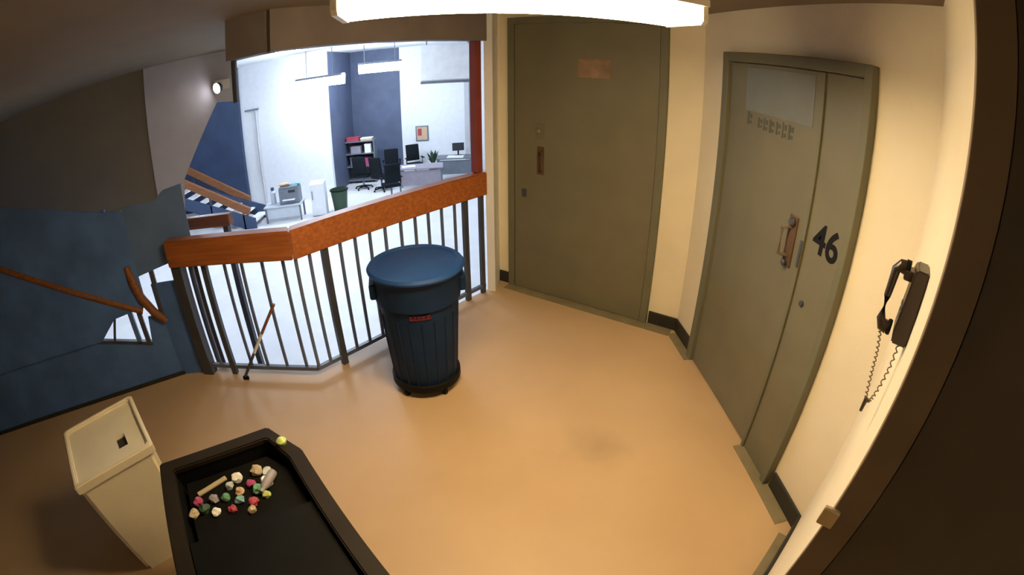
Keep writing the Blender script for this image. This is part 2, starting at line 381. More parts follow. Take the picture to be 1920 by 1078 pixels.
# ------------------------------------------------------------------ near jamb and open door by the camera
dj = dthing('door_3'); dj.location = (NE.x, NE.y, 0)
JN = -NN
def jamb(b, off0, off1, out, thick, z0, z1):
    a = NE + JN * off0 + WN * out; c = NE + JN * off1 + WN * out
    span(b, a, c, thick, z0, z1)
bm = new(); a = NE + JN * -0.012 + WN * 0.012; c = NE + JN * 0.07 + WN * 0.012; span(bm, a, c, 0.024, 0, ZC, 0, 0.003); obj('jamb', bm, M_brown, dj)
bm = new(); a = NE + JN * 0.074 + WN * 0.008; c = NE + JN * 0.75 + WN * 0.008; span(bm, a, c, 0.016, 0, ZC); lf = obj('leaf', bm, M_darkbrown, dj)
lt = NE + WN * 0.030 + NN * 0.012
bm = new(); box(bm, (lt.x, lt.y, 1.21), (0.045, 0.014, 0.055), math.atan2(NN.y, NN.x), 0.004)
obj('latch', bm, M_brass, dj)

# ------------------------------------------------------------------ ceiling light of the landing
FA = Vector((-0.453, 1.68)); FB = Vector((0.728, 1.83)); FD = (FB - FA).normalized(); FN = Vector((FD.y, -FD.x))
fc = (FA + FB) / 2 + FN * 0.14
fx = thing('ceiling_light', 'long bright fluorescent light hanging across the top of the landing', 'light', (fc.x, fc.y, 2.2), math.atan2(FD.y, FD.x))
b = new()
hw = 0.14; LN = (FB - FA).length
def trough(b, x0, x1, prof):
    f = [b.verts.new((x0, y, z)) for y, z in prof]; g = [b.verts.new((x1, y, z)) for y, z in prof]
    k = len(prof); b.faces.new(f); b.faces.new(g[::-1])
    for i in range(k): b.faces.new((f[i], g[i], g[(i + 1) % k], f[(i + 1) % k]))
trough(b, -LN / 2 + 0.012, LN / 2 - 0.012, [(-hw + 0.02, 0.03), (-hw + 0.02, 0.0), (hw - 0.02, 0.0), (hw - 0.02, 0.03)])
local('diffuser', b, M_lens, fx)
for sy in (-1, 1):
    b = new(); trough(b, -LN / 2 + 0.012, LN / 2 - 0.012, [(sy * (hw - 0.018), 0.0), (sy * (hw - 0.004), 0.012), (sy * hw, 0.065), (sy * (hw - 0.018), 0.065)])
    local('side_diffuser', b, M_lens2, fx)
b = new(); trough(b, -LN / 2 - 0.012, LN / 2 + 0.012, [(-hw - 0.012, 0.066), (-hw - 0.012, 0.09), (-0.10, 0.15), (0.10, 0.15), (hw + 0.012, 0.09), (hw + 0.012, 0.066)])
local('housing', b, M_fixture, fx)
for sx in (-1, 1):
    b = new(); trough(b, sx * (LN / 2 + 0.0) - 0.010, sx * (LN / 2) + 0.010, [(-hw - 0.004, 0.065), (-hw - 0.004, 0.012), (-hw + 0.015, -0.004), (hw - 0.015, -0.004), (hw + 0.004, 0.012), (hw + 0.004, 0.065)])
    local('end_cap', b, M_fixture, fx)
for sx in (-0.4, 0.4):
    b = new(); tube(b, [(sx, 0, 0.15), (sx, 0, ZC - 2.2)], 0.012); local('stem', b, M_fixture, fx)

# ------------------------------------------------------------------ railing
rl = thing('railing', 'dark steel baluster railing with a wide orange wooden top rail', 'railing', (BEND.x, BEND.y, 0))
def mitre(off):   # corner point of the two-segment railing shifted sideways by off (towards the room > 0)
    u1 = UR; n1 = Vector((UR.y, -UR.x)); n2 = Vector((0, -1)); u2 = Vector((-1, 0))
    # intersect BEND+n1*off+u1*t with y = BEND.y - off
    t = ((BEND.y - off) - (BEND.y + n1.y * off)) / u1.y
    return BEND + n1 * off + u1 * t
n1 = Vector((UR.y, -UR.x))
wi, wo = 0.045, -0.055
pr = [REND + UR * 0.035 + n1 * wi, mitre(wi), mitre(wo), REND + UR * 0.035 + n1 * wo]
bm = new(); prism(bm, pr, 0.918, 1.115); bmesh.ops.bevel(bm, geom=list(bm.edges), offset=0.008, segments=2, affect='EDGES'); o = obj('top_rail', bm, M_rail, rl)
pr = [mitre(wi) + Vector((-0.002, 0)), Vector((LEND.x - 0.03, BEND.y - wi)), Vector((LEND.x - 0.03, BEND.y - wo)), mitre(wo) + Vector((-0.002, 0))]
bm = new(); prism(bm, pr, 0.918, 1.115); bmesh.ops.bevel(bm, geom=list(bm.edges), offset=0.008, segments=2, affect='EDGES'); obj('top_rail', bm, M_rail, rl)
bm = new(); span(bm, BEND, REND + UR * 0.02, 0.03, 0.055, 0.085); obj('bottom_rail', bm, M_slat, rl)
bm = new(); span(bm, BEND, LEND, 0.03, 0.055, 0.085); obj('bottom_rail', bm, M_slat, rl)
def bal(p, wdt, m, name, z0=0.086, ang=None):
    bm = new(); box(bm, (p.x, p.y, (z0 + 0.917) / 2), (wdt, wdt * 0.8, 0.917 - z0), ang if ang is not None else math.atan2(UR.y, UR.x))
    return obj(name, bm, m, rl)
for s in (0.0, 0.105): bal(BEND + UR * (s + 0.012), 0.020, M_slat, 'baluster')
bal(BEND + UR * 0.232, 0.046, M_post, 'post', 0.0)
ss = [0.359, 0.482, 0.607, 0.742, 0.885, 1.022, 1.152, 1.290, 1.430]
for s in ss: bal(BEND + UR * s, 0.020, M_slat, 'baluster')
bal(BEND + UR * 1.545, 0.044, M_post, 'post', 0.0)
bal(BEND + UR * 1.735, 0.040, M_post, 'post', 0.0)
for x in (-1.295, -1.455, -1.62, -1.765): bal(Vector((x, BEND.y + 0.012)), 0.020, M_slat, 'baluster', ang=0)
bal(Vector((-1.945, BEND.y + 0.012)), 0.044, M_post, 'post', 0.0, 0)
bal(Vector((-2.06, BEND.y + 0.012)), 0.020, M_slat, 'baluster', ang=0)
bal(Vector((-2.195, BEND.y + 0.012)), 0.095, M_post, 'post', 0.0, 0)

# ------------------------------------------------------------------ blue steel stair guard at the left
sg = thing('stair_guard', 'dark blue steel stair guard with wooden handrail left of the railing', 'stair guard', (P0.x, P0.y, 0))
def pl(name, pts, th, m, off=0.0, smooth=False):
    bm = new(); n = Vector((-UP.y, UP.x)); o = P0 + n * off
    upright(bm, o, UP, pts, th); return obj(name, bm, m, sg)
st = pl('stringer_panel', [(0, 0.015), (0, 0.56), (0.13, 0.56), (0.17, 0.345), (0.62, 0.49), (2.4, 1.02), (4.0, 1.02), (4.0, 0.015)], 0.02, M_bluepanel)
pl('base_channel', [(-0.02, 0), (4.0, 0), (4.0, 0.03), (-0.02, 0.03)], 0.045, M_base)
pl('top_edge', [(0.165, 0.335), (0.62, 0.48), (2.4, 1.01), (2.4, 1.035), (0.62, 0.505), (0.165, 0.36)], 0.04, M_post)
pl('post', [(0.255, 0.36), (0.295, 0.38), (0.295, 1.45), (0.255, 1.45)], 0.04, M_steelblue)
pl('post', [(0.175, 0.34), (0.215, 0.35), (0.215, 1.42), (0.175, 1.42)], 0.03, M_post, 0.01)
pl('cream_strip', [(0.115, 1.10), (0.14, 1.10), (0.14, 1.40), (0.115, 1.40)], 0.03, M_tan, -0.012)
pl('upper_panel', [(0.10, 0.66), (0.42, 0.64), (0.60, 0.50), (4.0, 0.60), (4.0, 2.1), (2.2, 2.1), (0.31, 1.45), (0.10, 1.40)], 0.015, M_bluepanel, 0.03)
pl('upper_panel', [(-0.40, 0.95), (0.10, 0.90), (0.10, 1.43), (-0.16, 1.40), (-0.25, 1.46), (-0.40, 1.47)], 0.015, M_steelblue, 0.03)
pl('post', [(-0.03, 0.56), (0.01, 0.56), (0.01, 0.92), (-0.03, 0.92)], 0.035, M_post, 0.0)
pl('post', [(-0.40, 0.0), (-0.36, 0.0), (-0.36, 0.95), (-0.40, 0.95)], 0.03, M_post, 0.06)
bm = new(); span(bm, (-2.492, 2.676), (-2.245, 2.722), 0.02, 0.0, 0.80); obj('end_panel', bm, M_bluepanel, sg)
bm = new(); span(bm, (-2.72, 3.50), (-2.10, 3.50), 0.08, 0.935, 1.04, 0, 0.008); ihr = obj('inner_handrail', bm, M_railv, sg)
for x in (-2.66, -2.16):
    bm = new(); box(bm, (x, 3.5, (-1.8 + 0.934) / 2), (0.05, 0.05, 2.734)); obj('inner_post', bm, M_post, sg)
def p3(s, z, off=0.0):
    n = Vector((UP.y, -UP.x)); 
    if n.y > 0: n = -n
    q = P(s) + n * off; return (q.x, q.y, z)
bm = new(); tube(bm, [p3(0.15, 0.63, 0.03), p3(0.18, 0.645, 0.03), p3(0.55, 0.86, 0.03), p3(1.2, 1.24, 0.03), p3(2.4, 1.94, 0.03)], 0.026, 12); obj('handrail', bm, M_railv, sg, True)
bm = new(); tube(bm, [p3(0.175, 1.00, 0.03), p3(0.165, 0.88, 0.035), p3(0.13, 0.74, 0.04), p3(0.06, 0.60, 0.04), p3(-0.02, 0.50, 0.04)], [0.028, 0.036, 0.038, 0.036, 0.026], 12); obj('handrail_return', bm, M_railv, sg, True)
bm = new(); tube(bm, [p3(0.50, 0.45), p3(0.33, 0.87)], 0.012, 8); obj('brace', bm, M_post, sg)

# ------------------------------------------------------------------ rubbish can on a dolly
ct = thing('trash_can', 'tall round blue plastic trash can on a wheeled dolly', 'trash can', (-0.405, 2.665, 0), R(10))
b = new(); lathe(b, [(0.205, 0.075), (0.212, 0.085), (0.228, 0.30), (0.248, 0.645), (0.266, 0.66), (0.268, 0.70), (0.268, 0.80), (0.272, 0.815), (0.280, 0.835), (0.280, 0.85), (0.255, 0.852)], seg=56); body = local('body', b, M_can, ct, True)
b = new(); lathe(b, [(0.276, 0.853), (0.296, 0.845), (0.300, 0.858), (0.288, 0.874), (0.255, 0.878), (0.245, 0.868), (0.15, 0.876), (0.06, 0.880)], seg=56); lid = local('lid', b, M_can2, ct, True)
for sx in (-1, 1):
    b = new(); box(b, (sx * 0.272, 0, 0.735), (0.045, 0.17, 0.10), 0, 0.012); local('handle', b, M_can, ct)
for k in range(20):
    a = 2 * PI * k / 20
    b = new(); tube(b, [(0.2135 * math.cos(a), 0.2135 * math.sin(a), 0.10), (0.246 * math.cos(a), 0.246 * math.sin(a), 0.58)], 0.006, 6); local('rib', b, M_can, body)
for k, (da, wd) in enumerate(((-0.20, 0.10), (-0.09, 0.07), (0.0, 0.08), (0.10, 0.09), (0.21, 0.10))):
    a = R(-92) + da
    b = new()
    for q in range(2):
        box(b, (0.2475 * math.cos(a), 0.2475 * math.sin(a), 0.622 + 0.018 * (q - .5)), (0.010, wd * 0.25 - q * 0.006, 0.010), a)
    box(b, (0.2475 * math.cos(a - 0.03), 0.2475 * math.sin(a - 0.03), 0.622), (0.010, 0.008, 0.03), a - 0.03)
    local('red_print', b, M_canred, body)
b = new(); lathe(b, [(0.215, 0.050), (0.232, 0.055), (0.232, 0.10), (0.222, 0.105)], seg=48); local('dolly', b, M_black, ct, True)
for k in range(5):
    a = R(-62) + 2 * PI * k / 5
    b = new(); lathe(b, [(0.012, -0.012), (0.025, -0.012), (0.028, 0), (0.025, 0.012), (0.012, 0.012)], seg=14)
    bmesh.ops.transform(b, matrix=Matrix.Translation((0.205 * math.cos(a), 0.205 * math.sin(a), 0.028)) @ Matrix.Rotation(a, 4, 'Z') @ Matrix.Rotation(R(90), 4, 'X'), verts=b.verts)
    cst = local('caster', b, M_black, ct, True)
    b = new(); box(b, (0.205 * math.cos(a), 0.205 * math.sin(a), 0.043), (0.02, 0.045, 0.016), a); local('caster_fork', b, M_metal, cst)

# ------------------------------------------------------------------ wall phone on the near wall
t0 = 0.70
pc = NB + WN * t0
ph = thing('wall_phone', 'dark brown corded telephone hung on the cream wall near door 46', 'telephone', (pc.x, pc.y, 1.498), math.atan2(WN.y, WN.x)); ph.scale = (1, 1, 0.94)
# local: x along the wall (towards camera), outward normal = local y * sgn
sg_n = 1 if Vector((-WN.y, WN.x)).dot(NN) > 0 else -1
def py(v): return v * sg_n
b = new(); trough_pts = [(0.0, 0.0), (0.045, 0.0), (0.050, 0.03), (0.042, 0.19), (0.034, 0.205), (0.0, 0.205)]
f = [b.verts.new((-0.045, py(y), z)) for y, z in trough_pts]; g = [b.verts.new((0.045, py(y), z)) for y, z in trough_pts]
b.faces.new(f); b.faces.new(g[::-1])
for i in range(6): b.faces.new((f[i], g[i], g[(i + 1) % 6], f[(i + 1) % 6]))
bmesh.ops.bevel(b, geom=list(b.edges), offset=0.004, segments=2, affect='EDGES')
local('body', b, M_phone, ph, True)
b = new(); box(b, (0, py(0.052), 0.175), (0.05, 0.03, 0.028), 0, 0.005); local('cradle', b, M_phone, ph)
b = new()
tube(b, [(0, py(0.058), 0.188), (0, py(0.078), 0.186), (0, py(0.090), 0.176), (0, py(0.094), 0.10), (0, py(0.092), 0.035), (0, py(0.082), 0.020), (0, py(0.068), 0.018)],
     [0.020, 0.019, 0.013, 0.010, 0.013, 0.019, 0.020], 12); hs = local('handset', b, M_phone, ph, True)
b = new(); lathe(b, [(0.020, -0.006), (0.022, 0), (0.020, 0.006)], seg=16)
bmesh.ops.transform(b, matrix=Matrix.Translation((0, py(0.062), 0.020)) @ Matrix.Rotation(R(90), 4, 'X'), verts=b.verts); local('mouthpiece', b, M_black, hs, True)
b = new(); lathe(b, [(0.022, -0.007), (0.022, 0.007)], seg=16)
bmesh.ops.transform(b, matrix=Matrix.Translation((0, py(0.060), 0.187)) @ Matrix.Rotation(R(90), 4, 'X'), verts=b.verts); local('earpiece', b, M_black, hs, True)
for k in range(6):
    b = new(); box(b, (-0.02 + 0.02 * (k % 3), py(0.047), 0.07 + 0.02 * (k // 3)), (0.013, 0.006, 0.013), 0, 0.002); local('key', b, M_greymetal, ph)
pts = []
N = 150
ctrl = [(0, 0.084, 0.008), (0.0, 0.070, -0.06), (-0.01, 0.060, -0.14), (0.005, 0.046, -0.205), (0.01, 0.030, -0.19), (0.0, 0.018, -0.10), (0.0, 0.018, 0.0)]
def cr(c, t):
    n = len(c) - 1; x = t * n; i = min(int(x), n - 1); u = x - i
    p = [Vector(c[max(0, min(n, i + k))]) for k in (-1, 0, 1, 2)]
    return 0.5 * ((2 * p[1]) + (p[2] - p[0]) * u + (2 * p[0] - 5 * p[1] + 4 * p[2] - p[3]) * u * u + (-p[0] + 3 * p[1] - 3 * p[2] + p[3]) * u ** 3)
for i in range(N + 1):
    t = i / N; c = cr(ctrl, t); a = t * 2 * PI * 30
    pts.append((c.x + 0.004 * math.cos(a), py(c.y + 0.004 * math.sin(a)), c.z))
b = new(); tube(b, pts, 0.0022, 5); local('cord', b, M_cord, ph, True)
b = new(); tube(b, [(0.008, py(0.045), -0.20), (0.008, py(0.046), -0.245)], [0.007, 0.005], 8); local('cord_tail', b, M_phone, ph)

# ------------------------------------------------------------------ black cart with rubbish, cream bin (foreground)
ZR = 0.75
LC = Vector((-1.32, 1.04)); VB = Vector((0.835, 0.55)).normalized(); VS = Vector((VB.y, -VB.x))    # along back edge / towards the camera
BW = 0.64; SL = 1.15
def cl(u, v): p = LC + VB * u + VS * v; return (p.x, p.y)
def outline(ins, z, ch=0.16):
    # the right end of the back edge is cut off
    return [cl(ins, ins), cl(0.505 - ins * 0.3, ins), cl(0.592 - ins * 0.9, 0.185 + ins * 0.3), cl(0.665 - ins, SL - ins), cl(ins, SL - ins)]
ck = thing('utility_cart', 'big black plastic tub cart holding rubbish beside the cream bin', 'cart', cl(BW / 2, SL / 2) + (0,))
bm = new()
o0 = outline(0.0, 0); i0 = outline(0.045, 0); ob = outline(0.07, 0); ib = outline(0.10, 0)
def ringv(pts, z): return [bm.verts.new((p[0], p[1], z)) for p in pts]
ra = ringv(ob, 0.14); rb = ringv(o0, ZR - 0.03); rc = ringv(i0, ZR - 0.03); rd = ringv(ib, 0.18); n = 5
for A, B in ((ra, rb), (rb, rc), (rc, rd)):
    for i in range(n): bm.faces.new((A[i], A[(i + 1) % n], B[(i + 1) % n], B[i]))
bm.faces.new(ra[::-1]); bm.faces.new(rd)
obj('tub', bm, M_black, ck)
bm = new()
oo = outline(-0.018, 0); ii = outline(0.05, 0)
ra = ringv(oo, ZR - 0.03); rb = ringv(oo, ZR); rc = ringv(ii, ZR); rd = ringv(ii, ZR - 0.03)
for A, B in ((ra, rb), (rb, rc), (rc, rd), (rd, ra)):
    for i in range(n): bm.faces.new((A[i], A[(i + 1) % n], B[(i + 1) % n], B[i]))
bmesh.ops.bevel(bm, geom=list(bm.edges), offset=0.006, segments=2, affect='EDGES')
obj('rim', bm, M_blackrim, ck)
bm = new(); prism(bm, [cl(0.052, 0.42), cl(BW - 0.075, 0.42), cl(BW - 0.055, SL - 0.052), cl(0.052, SL - 0.052)], ZR - 0.05, ZR - 0.032); obj('cover', bm, M_black, ck)
bm = new(); prism(bm, [cl(0.08, 0.08), cl(0.46, 0.08), cl(0.535, 0.20), cl(0.55, 0.55), cl(0.08, 0.55)], 0.19, 0.685); obj('liner', bm, M_black, ck)
for (u, v) in ((0.14, 0.14), (BW - 0.20, 0.18), (0.14, SL - 0.14), (BW - 0.14, SL - 0.14)):
    x, y = cl(u, v); b = new(); lathe(b, [(0.02, -0.02), (0.06, -0.02), (0.065, 0), (0.06, 0.02), (0.02, 0.02)], seg=18)
    bmesh.ops.transform(b, matrix=Matrix.Translation((x, y, 0.065)) @ Matrix.Rotation(R(90), 4, 'X'), verts=b.verts)
    wl = obj('caster', b, M_black, ck, True)
    b = new(); box(b, (x, y, 0.135), (0.05, 0.06, 0.03)); obj('caster_plate', b, M_metal, wl)
x, y = cl(0.545, 0.11)
b = new(); lathe(b, [(0.020, 0), (0.022, 0.012), (0.013, 0.022), (0.005, 0.025)], (x, y), 18)
bmesh.ops.translate(b, vec=(0, 0, ZR), verts=b.verts); tag(obj('rim_highlight', b, M_yellowgreen, None, True), 'lime disc standing for a green highlight on the black cart rim', 'highlight')  # small lime disc added at the rim corner in place of a highlight
random.seed(5)
def crumple(r, seed):
    b = new(); bmesh.ops.create_icosphere(b, subdivisions=2, radius=r); rnd = random.Random(seed)
    for v in b.verts: v.co *= 0.72 + 0.5 * rnd.random()
    for v in b.verts: v.co.z = max(v.co.z * 0.7, -r * 0.45)
    return b
junk = [('crumpled_paper', M_paper, 0.026, .34, .135, 'crumpled white paper scrap in the black cart, by the back wall'),
        ('crumpled_paper', M_straw, 0.027, .43, .135, 'straw-coloured paper ball in the black cart'),
        ('crumpled_paper', M_paper, 0.026, .455, .215, 'white paper ball beside the straw-coloured one in the cart'),
        ('food_wrapper', M_mag, 0.022, .15, .20, 'magenta food wrapper at the end of the pale stick in the cart'),
        ('food_wrapper', M_mag, 0.020, .39, .195, 'small magenta wrapper between paper scraps in the cart'),
        ('food_wrapper', M_green, 0.024, .41, .245, 'green food wrapper in the middle of the cart rubbish'),
        ('food_wrapper', M_green, 0.020, .27, .225, 'green wrapper scrap in front of the pale stick in the cart'),
        ('food_wrapper', M_teal, 0.022, .325, .265, 'teal wrapper towards the front of the cart rubbish'),
        ('food_wrapper', M_redbox, 0.022, .375, .30, 'red wrapper nearest the cart cover'),
        ('crumpled_paper', M_straw, 0.024, .12, .26, 'straw paper scrap near the left wall of the cart'),
        ('crumpled_paper', M_paper, 0.020, .215, .285, 'small white paper scrap near the cart cover'),
        ('food_wrapper', M_desklight, 0.020, .30, .165, 'pale blue wrapper beside the pale stick in the cart'),
        ('food_wrapper', M_purpletop, 0.022, .22, .21, 'mauve wrapper just in front of the pale stick'),
        ('food_wrapper', M_tan, 0.020, .335, .215, 'tan wrapper between the magenta and green ones in the cart'),
        ('food_wrapper', M_leaf, 0.024, .17, .25, 'dark green wrapper by the left wall of the cart'),
        ('crumpled_paper', M_desklight, 0.022, .47, .165, 'pale blue paper scrap in the right corner of the cart'),
        ('food_wrapper', M_redbox, 0.018, .285, .30, 'red wrapper in front of the teal one in the cart'),
        ('crumpled_paper', M_straw, 0.018, .36, .335, 'small straw paper scrap by the cart cover'),
        ('food_wrapper', M_yellowgreen, 0.018, .435, .285, 'tiny lime wrapper beside the red one in the cart')]
for i, (nm, m, r, u, v, lb) in enumerate(junk):
    x, y = cl(u - 0.03, max(0.115 + r * 1.3, 0.03 + v * 0.9)); b = crumple(r, i); bmesh.ops.translate(b, vec=(x, y, 0.685 + r * 0.45), verts=b.verts)
    tag(obj(nm, b, m), lb, 'paper' if 'paper' in nm else 'wrapper', 'rubbish in the black cart')
b = new(); a = cl(.125, .170); c = cl(.265, .128); span(b, a, c, 0.022, 0.687, 0.699, 0, 0.004); tag(obj('wooden_stick', b, M_straw), 'pale flat wooden stick lying across the cart rubbish', 'stick', 'rubbish in the black cart')
b = new(); x, y = cl(.465, .20); lathe(b, [(0.017, 0), (0.019, 0.01), (0.019, 0.07), (0.009, 0.09), (0.009, 0.11)], seg=18)
bmesh.ops.transform(b, matrix=Matrix.Translation((x, y, 0.705)) @ Matrix.Rotation(R(-100), 4, 'Z') @ Matrix.Rotation(R(90), 4, 'Y'), verts=b.verts)
tag(obj('plastic_bottle', b, M_purpletop, None, True), 'small mauve bottle lying in the right corner of the cart', 'bottle', 'rubbish in the black cart')

# cream bin with a slot in its lid
UB = Vector((0.76, -0.65)).normalized(); VBN = Vector((UB.y, -UB.x)) 
if VBN.y > 0: VBN = -VBN
BC = Vector((-1.875, 1.515)) + UB * 0.235 + VBN * 0.25
bn = thing('waste_bin', 'square cream plastic bin with a slot in its dished lid', 'bin', (BC.x, BC.y, 0), math.atan2(UB.y, UB.x))
b = new()
def frust(b, a0, a1, z0, z1, bev=0.02):
    lo = [b.verts.new((sx * a0, sy * a0, z0)) for sx, sy in ((-1, -1), (1, -1), (1, 1), (-1, 1))]
    hi = [b.verts.new((sx * a1, sy * a1, z1)) for sx, sy in ((-1, -1), (1, -1), (1, 1), (-1, 1))]
    b.faces.new(lo[::-1]); b.faces.new(hi)
    es = []
    for i in range(4):
        b.faces.new((lo[i], lo[(i + 1) % 4], hi[(i + 1) % 4], hi[i]))
    bmesh.ops.bevel(b, geom=[e for e in b.edges if abs(e.verts[0].co.z - e.verts[1].co.z) > 0.01], offset=bev, segments=3, affect='EDGES')
frust(b, 0.215, 0.240, 0.0, 0.645, 0.03); local('body', b, M_cream, bn, True)
# lid: rim ring and sunk plate made of four strips around the slot
b = new()
def ring(b, outer, inner, z0, z1):
    A = [b.verts.new((x, y, z0)) for x, y in outer]; B = [b.verts.new((x, y, z1)) for x, y in outer]
    C = [b.verts.new((x, y, z1)) for x, y in inner]; D = [b.verts.new((x, y, z0)) for x, y in inner]; k = len(outer)
    for X, Y in ((A, B), (B, C), (C, D), (D, A)):
        for i in range(k): b.faces.new((X[i], X[(i + 1) % k], Y[(i + 1) % k], Y[i]))
sq = lambda h: [(-h, -h), (h, -h), (h, h), (-h, h)]
ring(b, sq(0.250), sq(0.222), 0.646, 0.70); bmesh.ops.bevel(b, geom=list(b.edges), offset=0.008, segments=2, affect='EDGES'); lidb = local('lid_rim', b, M_cream, bn, True)
SX, SY = 0.077, 0.095       # slot position
b = new(); ring(b, sq(0.222), [(SX - 0.052, SY - 0.030), (SX + 0.052, SY - 0.030), (SX + 0.052, SY + 0.030), (SX - 0.052, SY + 0.030)], 0.662, 0.682); local('lid_plate', b, M_cream, bn)
b = new(); box(b, (SX, SY, 0.655), (0.102, 0.058, 0.012)); local('slot', b, M_dark, bn)

# short-handled brush leaning on the balusters
br = thing('broom', 'thin brush handle leaning against the railing balusters', 'broom', (-1.80, 2.66, 0))
b = new(); A = Vector((-1.81, 2.640, 0.03)); Bv = Vector((-1.42, 2.690, 0.60))
tube(b, [A, A.lerp(Bv, 0.35)], 0.012, 10); obj('lower_handle', b, M_post, br, True)
b = new(); tube(b, [A.lerp(Bv, 0.35), A.lerp(Bv, 0.62)], 0.0125, 10); obj('white_grip', b, M_paper, br, True)
b = new(); tube(b, [A.lerp(Bv, 0.62), Bv], 0.012, 10); obj('upper_handle', b, M_railv, br, True)
b = new(); box(b, (A.x, A.y, 0.015), (0.05, 0.02, 0.03), 0, 0.004); obj('brush_head', b, M_black, br)

# ------------------------------------------------------------------ emergency light on the stairwell wall
eo = Vector((-3.06, 3.96)); ed = Vector((1, 0.9)).normalized(); en = Vector((ed.y, -ed.x))
ep = eo + ed * 0.66 + en * 0.052
em = thing('emergency_light', 'small glowing emergency light on the white stairwell wall', 'light', (ep.x, ep.y, 2.08), math.atan2(ed.y, ed.x))
b = new(); box(b, (0, -0.035, 0.06), (0.16, 0.07, 0.10), 0, 0.008); local('housing', b, M_fixture, em)
b = new(); lathe(b, [(0.02, -0.05), (0.05, -0.02), (0.055, 0.02)], seg=20, cap1=False)
MT = Matrix.Translation((-0.055, -0.10, 0.03)) @ Matrix.Rotation(R(28), 4, 'Z') @ Matrix.Rotation(R(-102), 4, 'Y')
bmesh.ops.transform(b, matrix=MT, verts=b.verts); local('lamp_head', b, M_post, em, True)
b = new(); lathe(b, [(0.052, 0.012), (0.050, 0.022), (0.03, 0.032)], seg=20); bmesh.ops.transform(b, matrix=MT, verts=b.verts); local('lamp_lens', b, M_emer, em, True)

# white cabinet hung behind the header
wc = thing('wall_cabinet', 'white boxy cabinet hanging from the hall ceiling past the dark red post', 'cabinet', (-0.59, 9.4, 1.755))
b = new(); box(b, (0, 0.18, 0.37), (1.02, 0.36, 0.73), 0, 0.008); bd = local('body', b, M_white, wc)
b = new(); box(b, (0, -0.008, 0.37), (0.98, 0.016, 0.69), 0, 0.004); local('door', b, M_paper, wc)
b = new(); box(b, (0, 0.17, -0.02), (1.02, 0.38, 0.05)); local('bottom_shade', b, M_greymetal, wc)  # dark grey strip stands in for shadow along the cabinet's lower edge
for sx in (-0.4, 0.4):
    b = new(); tube(b, [(sx, 0.18, 0.735), (sx, 0.18, 1.145)], 0.014); local('hanger', b, M_greymetal, wc)

# ------------------------------------------------------------------ the hall below
bm = new(); box(bm, (-5.5, 10.5, ZL - 0.1), (19, 18, 0.2)); struct('floor_hall', bm, M_hallfloor)
bm = new(); box(bm, (-5.5, 12.0, 2.95), (19, 15.4, 0.1)); struct('ceiling_hall', bm, M_white)
bm = new(); box(bm, (-6.17, 14.6, 0.55), (3.10, 0.2, 4.7)); struct('wall_hall_white', bm, M_white)
bm = new(); box(bm, (-11.2, 14.45, 0.55), (6.95, 0.2, 4.7)); struct('wall_hall_unlit', bm, M_navy)  # shade on this wall is put into its dark blue colour
bm = new(); box(bm, (-3.86, 17.6, 0.55), (2.1, 0.2, 4.7)); struct('wall_recess', bm, M_bluewall)
bm = new(); box(bm, (-4.72, 16.1, 0.55), (0.2, 2.8, 4.7)); struct('wall_recess_side', bm, M_bluewall)
bm = new(); box(bm, (-0.35, 17.6, 0.55), (4.9, 0.2, 4.7)); struct('wall_hall_far', bm, M_white)
bm = new(); box(bm, (1.6, 11.0, 0.55), (0.2, 13.4, 4.7)); struct('wall_hall_right', bm, M_white)
bm = new(); box(bm, (-14.7, 9.5, 0.55), (0.2, 10, 4.7)); struct('wall_hall_left', bm, M_white)
bm = new(); box(bm, (-0.42, 17.35, 0.45), (0.16, 0.3, 4.5)); struct('trim_9', bm, M_plaster)

def pendant(loc, rz, label, h=0.66, dp=0.16):
    t = thing('pendant_light', label, 'light', loc, rz, 'pendant lights in the hall')
    b = new(); trough(b, -h, h, [(-0.13, 0.0), (0.13, 0.0), (0.10, -dp), (-0.10, -dp)]); local('diffuser', b, M_tube, t)
    b = new(); trough(b, -h - 0.02, h + 0.02, [(-0.14, 0.002), (0.14, 0.002), (0.08, 0.07), (-0.08, 0.07)]); local('reflector', b, M_greymetal, t)
    for sx in (-0.45, 0.45):
        b = new(); tube(b, [(sx, 0, 0.07), (sx, 0, 2.9 - loc[2])], 0.012, 8); local('stem', b, M_greymetal, t)
    return t
pendant((-4.40, 13.2, 2.06), R(-16), 'longer glowing pendant strip light close to the bright white hall wall', 0.78, 0.24)  # diffusers of this and the next lamp are deepened to hold their bloom
pendant((-2.85, 14.2, 2.30), R(8), 'glowing pendant strip light before the dark blue recess', 0.62, 0.26)
for x, y, lb in ((-2.6, 7.6, 'unseen strip light added to brighten the hall floor beyond the railing bend'), (-6.0, 8.2, 'unseen strip light added to brighten the hall floor before the stair flight'),
                 (-9.6, 9.0, 'unseen strip light added to brighten the hall floor before the unlit wall')):
    pendant((x, y, 2.74), 0, lb)  # unseen fixtures above the header, added to light the hall floor

